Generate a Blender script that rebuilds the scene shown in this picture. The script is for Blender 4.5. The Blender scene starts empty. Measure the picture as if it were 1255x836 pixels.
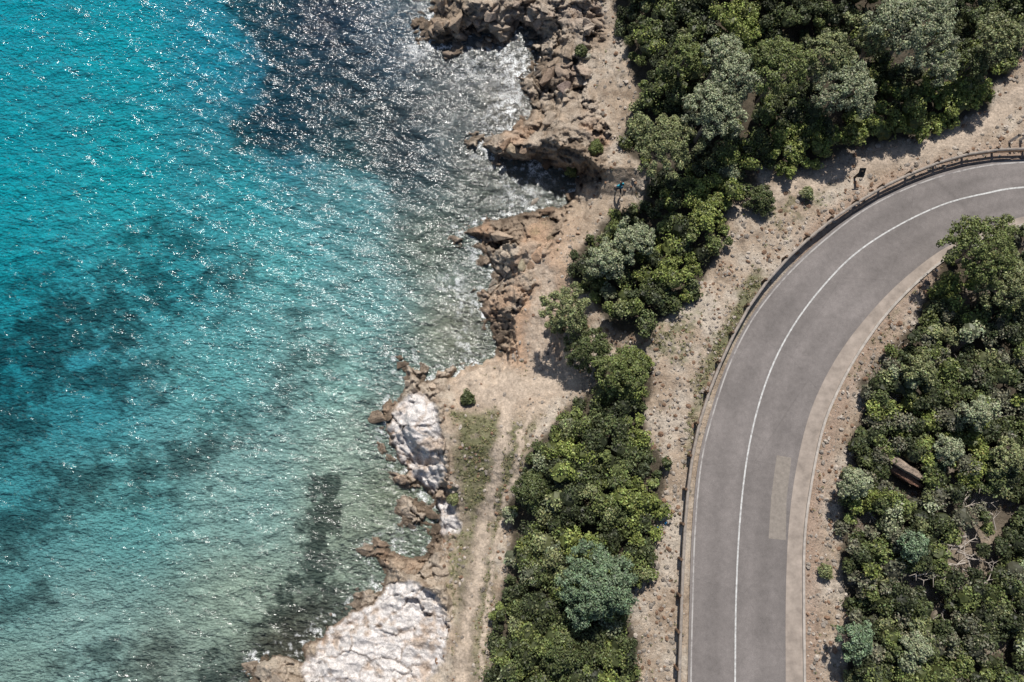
import bpy, bmesh, math, random
import numpy as np
from mathutils import Vector
rng=np.random.default_rng(7); random.seed(7)
scene=bpy.context.scene
# ---------------------------------------------------------------- camera frame: image pixels to world
H=50.0; T=math.radians(10); LENS=26.0; F=LENS/36*1255
def W(u,v,z):
    a=(np.asarray(u,float)-627.5)/F; b=(418-np.asarray(v,float))/F
    dy=math.sin(T)+b*math.cos(T); dz=-math.cos(T)+b*math.sin(T)
    k=(z-H)/dz
    return np.stack([a*k,dy*k,np.broadcast_to(z,k.shape)+0*k],-1)
# ---------------------------------------------------------------- noise
def hsh(ix,iy,s):
    x=(ix.astype(np.int64)*374761393+iy.astype(np.int64)*668265263+s*2246822519)&0xffffffff
    x=((x^(x>>13))*1274126177)&0xffffffff
    x=(x^(x>>16))
    x=(x*2654435761)&0xffffffff
    return (x^(x>>15)).astype(np.float64)/4294967295.0
def perlin(x,y,s=0):
    ix=np.floor(x);iy=np.floor(y);fx=x-ix;fy=y-iy
    ux=fx*fx*fx*(fx*(fx*6-15)+10);uy=fy*fy*fy*(fy*(fy*6-15)+10)
    def g(dx,dy):
        a=hsh(ix+dx,iy+dy,s)*2*np.pi
        return np.cos(a)*(fx-dx)+np.sin(a)*(fy-dy)
    a=g(0,0)*(1-ux)+g(1,0)*ux; b=g(0,1)*(1-ux)+g(1,1)*ux
    return (a*(1-uy)+b*uy)*1.5
def fbm(x,y,o=4,s=0,gain=.5):
    r=0;a=1;t=0
    for i in range(o):
        r=r+a*perlin(x*2**i,y*2**i,s+i*17);t+=a;a*=gain
    return r/t
def worley(x,y,s=0):
    ix=np.floor(x);iy=np.floor(y);best=np.full(x.shape,9.);sec=np.full(x.shape,9.)
    h1=np.zeros(x.shape);h2=h1.copy();h3=h1.copy();ox=h1.copy();oy=h1.copy()
    for dx in(-1,0,1):
        for dy in(-1,0,1):
            cx=ix+dx;cy=iy+dy
            px=cx+hsh(cx,cy,s);py=cy+hsh(cx,cy,s+5)
            d=np.hypot(x-px,y-py);m=d<best
            sec=np.where(m,best,np.minimum(sec,d))
            best=np.where(m,d,best)
            h1=np.where(m,hsh(cx,cy,s+9),h1);h2=np.where(m,hsh(cx,cy,s+11),h2);h3=np.where(m,hsh(cx,cy,s+13),h3)
            ox=np.where(m,x-px,ox);oy=np.where(m,y-py,oy)
    return best,sec-best,h1,(ox*(h2-.5)+oy*(h3-.5))*2
def ss(a,b,x):
    t=np.clip((x-a)/(b-a),0,1);return t*t*(3-2*t)
def sdf(poly,X,Y):
    P=np.array(poly,float);d2=np.full(X.shape,1e12);ins=np.zeros(X.shape,bool)
    for i in range(len(P)):
        x1,y1=P[i];x2,y2=P[(i+1)%len(P)]
        ex,ey=x2-x1,y2-y1;L=ex*ex+ey*ey+1e-9
        wx=X-x1;wy=Y-y1;t=np.clip((wx*ex+wy*ey)/L,0,1)
        d2=np.minimum(d2,(wx-ex*t)**2+(wy-ey*t)**2)
        c=(y1>Y)!=(y2>Y)
        if y1!=y2: ins^=c&(X<(x2-x1)*(Y-y1)/(y2-y1)+x1)
    d=np.sqrt(d2);return np.where(ins,d,-d)
def pldist(line,X,Y):
    P=np.array(line,float);d2=np.full(X.shape,1e12)
    for i in range(len(P)-1):
        x1,y1=P[i];x2,y2=P[i+1];ex,ey=x2-x1,y2-y1;L=ex*ex+ey*ey+1e-9
        wx=X-x1;wy=Y-y1;t=np.clip((wx*ex+wy*ey)/L,0,1)
        d2=np.minimum(d2,(wx-ex*t)**2+(wy-ey*t)**2)
    return np.sqrt(d2)
def lin(c):
    c=np.array(c,float)/255.;return np.where(c<.04045,c/12.92,((c+.055)/1.055)**2.4)
# ---------------------------------------------------------------- outlines traced in image pixels
COAST=[(535,-4000),(535,-200),(532,0),(530,20),(520,35),(528,48),(545,55),(565,52),(580,42),(600,40),(612,50),(622,50),(632,36),(650,36),(664,45),(660,72),(653,100),(662,118),(660,132),(640,150),(625,160),(600,170),(591,180),(605,190),(640,196),(680,206),(708,216),(700,240),(688,252),(650,258),(610,268),(585,274),(568,285),(590,296),(600,320),(614,340),(600,360),(590,380),(600,395),(608,420),(606,438),(590,445),(570,450),(556,465),(540,462),(522,470),(508,458),(492,434),(485,436),(500,462),(490,485),(479,500),(475,522),(480,550),(490,567),(505,580),(518,597),(530,612),(538,628),(534,642),(515,636),(503,624),(512,645),(530,658),(518,682),(495,682),(466,670),(455,678),(472,700),(470,715),(458,737),(430,750),(400,766),(393,786),(372,790),(372,812),(345,802),(322,802),(305,836),(280,900),(250,960),(100,3000),(100,9000),(40000,9000),(40000,-4000)]
ROCK=[(-900,-300),(745,-300),(742,40),(722,100),(732,140),(755,165),(750,200),(738,225),(712,240),(700,262),(690,295),(655,318),(655,350),(640,372),(632,400),(636,430),(600,442),(560,452),(545,480),(543,520),(553,560),(556,620),(556,640),(545,660),(545,700),(550,760),(545,800),(520,836),(515,960),(-900,960)]
PALE1=[(485,492),(512,478),(534,498),(542,540),(548,580),(532,604),(508,592),(488,566),(476,528)]
PALE2=[(388,802),(393,764),(428,750),(460,738),(470,718),(500,708),(534,728),(549,765),(542,812),(514,840),(480,960),(335,960),(374,840),(370,806)]
PALE3=[(536,610),(558,612),(562,652),(540,657)]
V1=[(745,-160),(752,20),(768,70),(780,110),(775,150),(762,165),(768,190),(800,215),(780,250),(740,270),(722,290),(697,318),(702,345),(722,362),(738,392),(762,410),(800,413),(812,392),(850,362),(870,330),(895,290),(890,262),(905,250),(932,225),(928,200),(942,185),(945,214),(1000,205),(1030,190),(1080,176),(1130,170),(1180,150),(1215,132),(1220,100),(1240,95),(1250,60),(1450,40),(1450,-160)]
V3=[(735,462),(742,440),(770,432),(800,445),(800,480),(790,510),(800,545),(818,570),(815,610),(805,650),(800,700),(778,720),(772,760),(785,790),(780,836),(785,960),(596,960),(598,836),(600,770),(620,700),(626,650),(620,622),(640,590),(646,550),(670,530),(690,500),(715,485)]
V4=[(1162,290),(1172,281),(1255,276),(1450,270),(1450,960),(1042,960),(1042,836),(1036,800),(1042,760),(1030,700),(1028,640),(1040,600),(1040,540),(1060,500),(1050,470),(1075,440),(1120,400),(1130,370),(1150,330)]
OUT=[(843,1100),(843,960),(843,836),(845,740),(848,650),(856,565),(872,500),(893,440),(922,385),(962,335),(1010,290),(1060,253),(1120,224),(1185,204),(1255,195),(1420,190),(1700,190)]
LINE=[(900,1100),(900,960),(901,836),(902,740),(906,650),(914,572),(927,507),(946,450),(972,400),(1006,354),(1047,312),(1098,278),(1155,251),(1208,237),(1262,229),(1420,222),(1700,222)]
INN=[(963,1100),(963,960),(963,836),(963,740),(966,655),(974,585),(989,518),(1008,470),(1034,425),(1067,383),(1103,346),(1147,311),(1191,287),(1233,272),(1275,263),(1420,255),(1700,255)]
KERB=[(985,1100),(985,960),(985,836),(984,740),(985,660),(993,595),(1007,526),(1025,480),(1048,437),(1078,393),(1113,354),(1155,318),(1198,294),(1238,279),(1278,270),(1420,262),(1700,262)]
RAIL=[(826,960),(829,836),(832,740),(836,650),(843,575),(855,515),(873,462),(895,412),(925,360),(963,315),(1003,279),(1045,249),(1085,225),(1125,207),(1170,191),(1215,183),(1255,181),(1400,178)]
def cat(P,n):
    P=np.array(P,float);out=[]
    Q=np.vstack([2*P[0]-P[1],P,2*P[-1]-P[-2]])
    for i in range(len(P)-1):
        p0,p1,p2,p3=Q[i:i+4]
        for k in range(n):
            t=k/n
            out.append(.5*((2*p1)+(-p0+p2)*t+(2*p0-5*p1+4*p2-p3)*t*t+(-p0+3*p1-3*p2+p3)*t**3))
    out.append(P[-1]);return np.array(out)
ROADPOLY=list(map(tuple,OUT))+list(map(tuple,KERB[::-1]))
# ---------------------------------------------------------------- terrain grid
def axis(lo,hi,step,m,mstep,outer_lo,outer_hi):
    return np.array(outer_lo+list(np.arange(lo-m,lo,mstep))+list(np.arange(lo,hi,step))+list(np.arange(hi,hi+m,mstep))+outer_hi,float)
U=np.array([-9000,-5000,-2500,-1200,-600,-350,-220]+list(np.arange(-150,270,3.5))+list(np.arange(270,760,1.15))+list(np.arange(760,1256,2.0))+list(np.arange(1260,1410,6))+[1450,1600,1900,2500,3600,6000,10000],float)
V=axis(0,836,1.3,120,6,[-3600,-2400,-1500,-900,-500,-300,-180],[1000,1150,1400,1900,2800,5000,8000])
X,Y=np.meshgrid(U,V)
wx=6*fbm(X/30,Y/30,3,1)+2.5*fbm(X/7,Y/7,2,2);wy=6*fbm(X/30+9,Y/30,3,3)+2.5*fbm(X/7,Y/7,2,4)
sd=sdf(COAST,X+wx,Y+wy)
rk=sdf(ROCK,X+1.5*wx,Y+1.5*wy)
pale=np.maximum.reduce([sdf(p,X+1.3*wx,Y+1.3*wy) for p in(PALE1,PALE2,PALE3)])
rd=-sdf(ROADPOLY,X,Y)
vg=np.maximum.reduce([sdf(p,X+wx,Y+wy) for p in(V1,V3,V4)])
clH=np.interp(Y,[0,120,170,205,240,300,440,520,600,640,720,836],[1.7,2.0,2.8,3.4,2.0,2.0,1.6,2.4,2.0,1.6,2.2,2.0])
tt=np.clip((sd+9*fbm(X/26,Y/26,4,23)*ss(2,14,sd))/34,0,1)
st=tt*4;stp=(np.floor(st)+ss(.0,.35,st-np.floor(st)))/4
prof=.35*ss(0,1,tt)+.65*np.clip(stp,0,1)
cw=ss(0,6,sd)
land=.06+clH*prof*cw+(4.75-clH)*ss(15,230,sd)+.25*fbm(X/60,Y/60,4,21)*ss(5,40,sd)+.05*fbm(X/9,Y/9,3,22)
pm=ss(-3,4,pale)*(sd>0)
land=land-.55*pm*ss(0,20,sd)+.25*pm*ss(0,5,sd)
sea=-.12-.95*ss(0,60,-sd)-2.2*ss(50,420,-sd)+.12*fbm(X/40,Y/40,4,31)
h=np.where(sd>0,land,sea)
w1=worley((X+1.6*wx)/56,(Y+1.6*wy)/30,41);w2=worley((X+2*wy)/22,(Y+wx)/12,42);w3=worley((X+wy)/6.5,(Y+wx)/4.5,43)
rid=1-np.abs(fbm(X/34,Y/20,5,46))*2.2
blk=.66*(w1[2]-.4)+.65*w1[3]+.26*(w2[2]-.5)+.40*w2[3]+.08*(w3[2]-.5)+.10*w3[3]-.22*(1-ss(0,.06,w1[1]))-.10*(1-ss(0,.08,w2[1]))+.22*(rid-.5)
rockm=ss(-3,6,rk)
nearw=ss(-56,-4,sd+12*fbm(X/25,Y/25,2,33))
amp=rockm*np.where(sd>0,ss(-2,10,sd),nearw*.75)*(1-.85*pm)
patch=ss(-.35,.2,fbm(X/45,Y/45,3,35)+.4*(sd<16))
amp=amp*(.25+.75*patch)
h=h+amp*blk*1.15
h=h+pm*(.22*(rid-.5)+.34*w1[3]+.10*(w2[2]-.5)+.14*w2[3]-.07*(1-ss(0,.07,w2[1])))
ro=ss(70,10,rd); h=h*(1-ro)+(5.0+.03*fbm(X/12,Y/12,3,51))*ro
h=np.where(rd<2,4.93,h)
h=np.where(sd<-60,np.minimum(h,-.3),h)
Pw=W(X,Y,h)
for sl in(0,-1): Pw[sl,:,:2]*=5;Pw[:,sl,:2]*=5
def hat(u,v):
    i=np.clip(np.searchsorted(U,u)-1,0,len(U)-2);j=np.clip(np.searchsorted(V,v)-1,0,len(V)-2)
    a=np.clip((u-U[i])/(U[i+1]-U[i]),0,1);b=np.clip((v-V[j])/(V[j+1]-V[j]),0,1)
    return (h[j,i]*(1-a)+h[j,i+1]*a)*(1-b)+(h[j+1,i]*(1-a)+h[j+1,i+1]*a)*b
def samp(A,u,v):
    i=np.clip(np.searchsorted(U,u),0,len(U)-1);j=np.clip(np.searchsorted(V,v),0,len(V)-1);return A[j,i]
# ---------------------------------------------------------------- ground colour
def mix(a,b,m): m=m[...,None];return a*(1-m)+np.asarray(b)*m
n1=fbm(X/50,Y/50,4,61);n2=fbm(X/12,Y/12,4,62);n3=fbm(X/4,Y/4,3,63)
col=np.zeros(X.shape+(3,))+np.array([.36,.285,.215])
col=mix(col,[.45,.39,.32],ss(-.2,.4,n1+.5*n2))
col=mix(col,[.21,.155,.11],ss(.05,.5,n2-.5*n1)*.7)
gl=np.exp(-((X-650)**2/42**2))*ss(470,430,Y)*ss(230,290,Y)
col=mix(col,[.47,.31,.205],np.clip(gl*1.0,0,.9))
plat=ss(0,16,sdf([(550,445),(640,450),(700,470),(640,560),(615,640),(595,780),(590,960),(520,960),(550,790),(555,640),(550,520)],X+wx,Y+wy))
col=mix(col,[.47,.37,.285],plat*.8*ss(600,470,Y))
col=mix(col,[.225,.19,.14],plat*.9*ss(480,540,Y))
# roadside
col=mix(col,[.37,.31,.26],ss(35,0,rd)*.4*(X>900))
col=mix(col,[.30,.20,.145],ss(34,8,rd)*ss(960,985,X)*.55)
GM=np.zeros(X.shape)
def grass(poly,th,a):
    global col,GM
    m=ss(-4,12,sdf(poly,X+2*wx,Y+2*wy))*ss(th-.3,th+.2,n2+.5*n3)*a
    GM=np.maximum(GM,m)
    col=mix(col,[.14,.142,.072],m)
grass([(552,500),(616,500),(614,560),(596,620),(582,645),(562,600)],-.35,.85)
grass([(624,520),(656,510),(644,565),(618,640),(604,700),(598,640)],-.4,.85)
grass([(560,640),(582,640),(572,700),(554,780),(545,700)],-.15,.75)
grass([(928,325),(945,340),(900,420),(866,480),(850,560),(838,570),(850,470),(880,395)],-.5,.9)
grass([(585,690),(612,680),(602,800),(596,850),(575,870)],-.25,.8)
grass([(1000,560),(1030,480),(1070,430),(1130,350),(1110,360),(1040,450),(1000,540)],.1,.7)
grass([(780,400),(870,370),(845,450),(800,440)],0,.7)
grass([(650,250),(700,270),(690,300),(655,310)],.2,.6)
grass([(950,220),(1040,230),(1000,262),(960,290),(930,270)],.15,.6)
# coastal rock
rc=np.array([.33,.255,.19])*(0.6+.8*w2[2][...,None])*(.88+.3*n3[...,None])
rc=mix(rc,[.48,.405,.325],ss(.3,.8,w1[2]+.6*n2)*.85)
rc=mix(rc,[.10,.075,.058],(1-ss(0,.05,w1[1]))*.6)
rc=mix(rc,[.40,.25,.16],ss(.0,.45,n1)*.55)
topm=ss(150,60,Y)*ss(-.1,.4,n1+n2*.4);rc=mix(rc,[.34,.31,.28],topm*.45)
rc=mix(rc,[.12,.09,.065],ss(.45,.05,h)*(h>-5)*.85)
col=mix(col,rc,rockm*np.clip(.2+.95*patch,0,1)*(1-pm))
pc=np.array([.70,.66,.635])*(0.9+.22*n3[...,None]+.18*n2[...,None])
pc=mix(pc,[.46,.37,.30],ss(.08,.42,n2*.6+.8*n1)*.9)
pc=mix(pc,[.34,.265,.21],(1-ss(0,.07,w1[1]))*.7)
pc=mix(pc,[.28,.19,.135],ss(.75,.25,h)*ss(-.3,.2,n2)*.85)
pc=mix(pc,[.16,.12,.09],ss(.3,.04,h)*.8)
col=mix(col,pc,pm)
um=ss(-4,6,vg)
col=mix(col,np.array([.06,.05,.035]),um*.93)  # shade under the shrubs put into the ground colour for depth
op=ss(-.10,-.38,fbm(X/35,Y/35,3,252))*(X>1000)*(Y>270)*um
col=mix(col,[.27,.225,.18],op*.75)
dead=np.exp(-(((X-1195)/50)**2+((Y-680)/45)**2));col=mix(col,[.24,.195,.15],np.clip(dead*1.2,0,1)*um)
# sea bed
sb=np.array([.62,.58,.50])*(1+.26*fbm(X/20,Y/14,5,71)[...,None])
def blob(seq,r,ns,th):
    d=pldist(seq,X+5*wx,Y+5*wy);g=np.exp(-(d/(r*1.25))**2)
    return np.clip((g*.95+ns*1.25-th+.05)*2.1,0,1)
nw=fbm(X/42,Y/30,5,72)*.9;nf=fbm(X/9,Y/8,5,73,.7)
weed=np.zeros(X.shape)
for seq,r,th,a in [([(-200,470),(0,445),(70,400),(150,400)],55,.53,.9),([(20,350),(120,340),(230,300)],50,.70,.75),([(140,380),(250,360),(280,330)],46,.68,.75),
    ([(-200,690),(0,655),(120,590),(240,560)],40,.56,.8),([(240,550),(330,500),(380,455),(400,440)],30,.62,.68),([(200,590),(270,520)],30,.58,.72),
    ([(-100,760),(40,735)],34,.66,.75),([(100,815),(180,812)],38,.62,.8),([(398,605),(398,640),(385,690),(395,725)],19,.40,.95),([(395,725),(355,745),(375,785)],28,.43,.95),
    ([(250,835),(340,825)],30,.48,.9),([(330,790),(420,740)],26,.52,.8),([(-50,550),(30,560),(60,520)],40,.67,.8),([(60,460),(200,455)],42,.60,.8),([(0,500),(40,480)],40,.52,.85),([(300,420),(420,360)],34,.8,.5)]:
    weed=np.maximum(weed,a*blob(seq,r,nw*.75+nf*.6,th))
DARK=[(268,-600),(278,10),(305,50),(328,88),(318,128),(276,163),(284,184),(330,190),(380,190),(425,200),(470,222),(490,250),(475,300),(480,350),(500,395),(560,400),(700,420),(760,-600)]
dk=ss(-9,9,sdf(DARK,X+2.6*wx+14*fbm(X/50,Y/50,3,75),Y+2.6*wy))
fade=ss(200,340,Y)
weed=np.maximum(weed,dk*(.95-.75*fade)*(.86+.3*nf)*(1-.75*ss(-110,-25,sd)))
weed=np.maximum(weed,.6*ss(.25,.5,fbm(X/26,Y/22,4,76))*ss(-120,-20,sd)*ss(380,480,Y))
weed=np.clip(weed,0,1)
sb=mix(sb,[.05,.065,.055],weed)
shelf=np.clip(nearw*1.1*rockm,0,1);shelf=np.maximum(shelf,.8*np.exp(-(((X-525)/60)**2+((Y-330)/90)**2))*ss(-.3,.3,n2+n1));shelf=np.maximum(shelf,.6*ss(-45,-5,sd));shelf=np.maximum(shelf,.8*ss(-100,-40,sd)*ss(260,180,Y)*ss(-.2,.2,n1+n2))
sb=mix(sb,rc*1.05+.05,shelf*.85)
sb=mix(sb,[.85,.83,.78],.97*ss(-2,3,sdf([(78,447),(84,438),(100,433),(116,430),(128,423),(138,420),(130,430),(120,437),(118,445),(104,454),(86,456)],X,Y)))
col=np.where((sd>0)[...,None]|((h>.03)&(sd>-50))[...,None],col,sb)
col=np.clip(col,.01,.85)
gravel=np.clip((1-rockm)*(1-um)*(1-plat*.5)+op,0,1)*(sd>0)
rocka=np.clip(rockm*(sd>-40)*(1-.5*pm),0,1)
def finish(me,name,mats,smooth=False):
    me.update()
    o=bpy.data.objects.new(name,me);scene.collection.objects.link(o)
    for m in mats: me.materials.append(m)
    me.polygons.foreach_set('use_smooth',np.full(len(me.polygons),smooth))
    return o
def mesh(name,Vs,Fs,mats,cols=None,attrs={},smooth=False,midx=None):
    me=bpy.data.meshes.new(name)
    Vs=np.asarray(Vs,np.float32).reshape(-1,3)
    me.vertices.add(len(Vs));me.vertices.foreach_set('co',Vs.ravel())
    li=np.concatenate([np.asarray(f,np.int32).ravel() for f in Fs])
    tot=np.concatenate([np.full(len(f),f.shape[1],np.int32) for f in Fs])
    st=np.concatenate([[0],np.cumsum(tot)[:-1]]).astype(np.int32)
    me.loops.add(len(li));me.loops.foreach_set('vertex_index',li)
    me.polygons.add(len(tot));me.polygons.foreach_set('loop_start',st)
    try: me.polygons.foreach_set('loop_total',tot)
    except Exception: pass
    if cols is not None:
        a=me.attributes.new('Col','FLOAT_COLOR','POINT')
        c=np.ones((len(Vs),4),np.float32);c[:,:3]=np.asarray(cols).reshape(-1,3);a.data.foreach_set('color',c.ravel())
    for k,val in attrs.items():
        a=me.attributes.new(k,'FLOAT','POINT');a.data.foreach_set('value',np.asarray(val,np.float32).ravel())
    me.update(calc_edges=True)
    o=finish(me,name,mats,smooth)
    if midx is not None: me.polygons.foreach_set('material_index',np.asarray(midx,np.int32))
    return o
def gridfaces(ny,nx):
    j,i=np.meshgrid(np.arange(ny-1),np.arange(nx-1),indexing='ij')
    a=(j*nx+i).ravel();return np.stack([a,a+nx,a+nx+1,a+1],-1)
# ---------------------------------------------------------------- materials
class N:
    def __init__(s,name):
        s.m=bpy.data.materials.new(name);s.m.use_nodes=True;s.t=s.m.node_tree;s.t.nodes.clear()
        s.out=s.n('ShaderNodeOutputMaterial')
    def n(s,ty,**k):
        x=s.t.nodes.new(ty)
        for a,b in k.items(): setattr(x,a,b)
        return x
    def l(s,a,b): s.t.links.new(a,b)
    def noise(s,scale,detail=4,rough=.55,vec=None):
        x=s.n('ShaderNodeTexNoise');x.inputs['Scale'].default_value=scale;x.inputs['Detail'].default_value=min(detail,6);x.inputs['Roughness'].default_value=rough
        if vec is None:
            if not hasattr(s,'tc'): s.tc=s.n('ShaderNodeTexCoord')
            vec=s.tc.outputs['Object']
        s.l(vec,x.inputs['Vector']);return x.outputs['Fac']
    def vor(s,scale,feat='F1'):
        x=s.n('ShaderNodeTexVoronoi',feature=feat);x.inputs['Scale'].default_value=scale
        if not hasattr(s,'tc'): s.tc=s.n('ShaderNodeTexCoord')
        s.l(s.tc.outputs['Object'],x.inputs['Vector']);return x
    def mr(s,v,a,b,c,d):
        x=s.n('ShaderNodeMapRange');s.l(v,x.inputs[0])
        for i,q in enumerate((a,b,c,d)): x.inputs[i+1].default_value=q
        return x.outputs[0]
    def math(s,op,a,b):
        x=s.n('ShaderNodeMath',operation=op)
        for i,q in enumerate((a,b)):
            if isinstance(q,(int,float)): x.inputs[i].default_value=q
            else: s.l(q,x.inputs[i])
        return x.outputs[0]
    def mul(s,c,f):
        x=s.n('ShaderNodeVectorMath',operation='SCALE');s.l(c,x.inputs[0]);s.l(f,x.inputs['Scale']);return x.outputs[0]
    def mixc(s,f,a,b):
        x=s.n('ShaderNodeMix',data_type='RGBA')
        for q,i in((f,0),(a,6),(b,7)):
            if isinstance(q,(int,float)): x.inputs[i].default_value=q
            elif isinstance(q,tuple): x.inputs[i].default_value=(*q,1)
            else: s.l(q,x.inputs[i])
        return x.outputs[2]
    def att(s,name):
        return s.n('ShaderNodeAttribute',attribute_name=name)
    def bump(s,hgt,dist,st=1):
        x=s.n('ShaderNodeBump');x.inputs['Distance'].default_value=dist;x.inputs['Strength'].default_value=st;s.l(hgt,x.inputs['Height']);return x.outputs[0]
    def prin(s,c,rough=.8,nrm=None,spec=.3):
        p=s.n('ShaderNodeBsdfPrincipled');p.inputs['Roughness'].default_value=rough;p.inputs['Specular IOR Level'].default_value=spec
        if isinstance(c,tuple): p.inputs['Base Color'].default_value=(*c,1)
        else: s.l(c,p.inputs['Base Color'])
        if nrm: s.l(nrm,p.inputs['Normal'])
        s.l(p.outputs[0],s.out.inputs[0]);return p
def ground_mat(name='ground_soil_rock',alpha=False):
    g=N(name);c=g.att('Col').outputs['Color']
    a=g.mr(g.noise(1.6,6,.65),.3,.7,.78,1.22);b=g.mr(g.noise(9,5,.7),.3,.7,.66,1.34)
    c=g.mul(c,a);c=g.mul(c,b)
    gr=g.att('gravel').outputs['Fac']
    vo=g.vor(9);sp=g.mr(vo.outputs['Color'],0,1,0,1)
    light=g.math('MULTIPLY',g.mr(sp,.72,.85,0,1),g.mr(vo.outputs['Distance'],.35,.25,0,1))
    c=g.mixc(g.math('MULTIPLY',g.math('MULTIPLY',light,gr),.65),c,(.52,.47,.41))
    rkk=g.att('rock').outputs['Fac']
    cr=g.mr(g.vor(1.3,'DISTANCE_TO_EDGE').outputs['Distance'],0,.035,.6,1)
    crm=g.math('ADD',g.math('MULTIPLY',g.math('SUBTRACT',cr,1.0),rkk),1.0)
    c=g.mul(c,crm)
    hh=g.math('ADD',g.noise(5,6,.7),g.math('MULTIPLY',light,gr))
    hh=g.math('ADD',hh,g.math('MULTIPLY',g.math('MULTIPLY',g.noise(1.8,6,.72),rkk),2.4))
    nr=g.bump(hh,.13,.8)
    p=g.prin(c,.92,nr,.15)
    if alpha:
        al=g.att('edge').outputs['Fac'];g.l(al,p.inputs['Alpha'])
    return g.m
MG=ground_mat()
ny,nx=X.shape
GF=gridfaces(ny,nx)
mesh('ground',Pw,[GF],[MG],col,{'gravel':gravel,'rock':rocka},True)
PATHS=[([(632,470),(622,500),(616,545),(604,600),(590,670),(576,750),(562,836),(547,960)],7.5),([(655,500),(640,530),(632,575),(618,625),(606,680),(597,740),(588,836),(580,960)],3.4),
       ([(560,452),(600,460),(640,474),(700,466)],15),([(930,250),(960,232),(1000,222),(1060,200),(1140,180),(1200,158),(1245,120),(1300,90)],11),([(655,320),(670,350),(660,400),(665,450)],14),([(560,455),(575,475),(620,490)],12)]
pth=np.zeros(X.shape)
for q,w in PATHS:
    d=pldist(cat(q,6),X+1.3*wx,Y+1.3*wy);pth=np.maximum(pth,ss(w*1.8,w*.4,d))
pth=pth*(sd>6)*(1-um)
fm=(pth.ravel()[GF]).max(1)>.02
ff=GF[fm];uq,inv=np.unique(ff,return_inverse=True)
pv=Pw.reshape(-1,3)[uq].copy();pv[:,2]+=.012
pcol=(np.zeros((len(uq),3))+[.53,.435,.345])*(1+.18*n2.ravel()[uq][:,None])
mesh('footpath',pv,[inv.reshape(ff.shape)],[ground_mat('worn_path',True)],pcol,{'gravel':gravel.ravel()[uq]*.3,'rock':0*gravel.ravel()[uq],'edge':np.clip(pth.ravel()[uq]*(.85+.5*n3.ravel()[uq]),0,1)*.9},True)
# ---------------------------------------------------------------- sea
CP=[(-150,-100,8,158,185),(0,0,8,163,190),(150,50,8,166,190),(270,60,22,152,178),(0,200,5,160,180),(150,200,18,162,178),(300,220,48,158,170),(0,330,14,140,155),(200,330,44,140,152),(350,300,84,158,166),(430,230,90,150,157),(450,350,104,152,154),(0,450,22,114,128),(100,480,46,126,138),(250,450,86,148,154),(400,450,110,149,148),(450,540,130,150,140),(0,600,54,126,135),(150,620,84,141,143),(300,600,116,151,148),(430,640,126,139,125),(0,700,80,126,128),(100,780,120,151,147),(300,740,126,144,132),(30,830,116,142,135),(200,820,114,129,120),(350,780,107,111,98),(480,600,120,131,112),(400,20,55,90,120),(480,60,70,100,120),(560,120,110,120,122),(620,120,135,132,122),(500,180,78,103,115),(600,210,105,112,104),(340,150,35,98,126),(530,300,112,126,115),(560,400,120,125,110),(560,60,105,115,118),(330,60,40,108,136),(700,300,120,125,110)]
CPa=np.array(CP,float)
US=np.array([-9000,-4000,-1500,-700,-350,-220]+list(np.arange(-150,0,5))+list(np.arange(0,740,1.6))+[800,900,1100,1400,2000,4000,10000],float)
VS=np.array([-3600,-2000,-1000,-500,-250,-160]+list(np.arange(-110,0,5))+list(np.arange(0,838,1.6))+list(np.arange(840,960,6))+[1000,1200,1800,3500,8000],float)
XS,YS=np.meshgrid(US,VS)
Ps=W(XS,YS,0.0*XS)
ww=0;acc=0
for c in CPa:
    w=1/(((XS-c[0])**2+(YS-c[1])**2)/3600+.25)**1.6
    acc=acc+w[...,None]*lin(c[2:5]);ww=ww+w
sds=sdf(COAST,XS,YS)
clear_=.98+.45*ss(120,480,YS)+.15*ss(-160,-60,sds)*ss(350,450,YS)
tgt=acc/ww[...,None]*clear_[...,None]
LIGHT=1.25
sand=np.array([.62,.58,.50])
KT=.58
tint=np.clip(np.sqrt(np.clip(tgt*1.5/(sand*LIGHT),0.0006,1)),0,1)
wxp,wyp=Ps[...,0],Ps[...,1]
wz=np.zeros(XS.shape)
r2=np.random.default_rng(3)
base=math.radians(-76)
for lam,n,sl in[(4.2,5,.035),(2.1,8,.08),(1.25,12,.135),(.8,14,.10)]:
    for i in range(n):
        th=base+r2.normal(0,.42);l=lam*r2.uniform(.8,1.25);k=2*math.pi/l
        wz+=sl*math.sqrt(2/n)/k*np.sin(k*(math.cos(th)*wxp+math.sin(th)*wyp)+r2.uniform(0,6.28)+1.5*perlin(wxp/4+i,wyp/4,100+i))
inner=((XS>-200)&(XS<760)&(YS>-150)&(YS<970))
gust=.9+.55*fbm(wxp/7,wyp/7,3,5)
calm=.5+.5*ss(0,-45,sds)
wz=wz*inner*gust*calm
wz=wz+.35*np.abs(wz)
Ps[...,2]=wz
for sl in(0,-1): Ps[sl,:,:2]*=5;Ps[:,sl,:2]*=5
fo=fbm(XS/9,YS/7,4,88)+.5*fbm(XS/40,YS/40,2,89)
foam_glare=ss(.08,.38,fo)*ss(-24,-4,sds)*1.0
for(fx,fy,fr,fa)in[(552,346,14,1.2),(648,85,34,1.2),(560,372,16,.8),(640,230,28,.6),(575,420,16,.7),(500,650,16,.7),(630,145,32,1.2),(585,310,14,.8),(510,60,16,.7),(620,60,26,1.1),(560,290,10,.7),(580,80,30,.5),(595,185,20,.8)]:  # foam spots; the top-centre ones also paint sun glare in white
    foam_glare=np.maximum(foam_glare,fa*ss(-.12,.3,fo)*np.exp(-(((XS-fx)/fr)**2+((YS-fy)/fr)**2)))
foam_glare=np.clip(foam_glare,0,1)
w=N('sea_water_surface')
ti=w.att('Col').outputs['Color']
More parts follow.
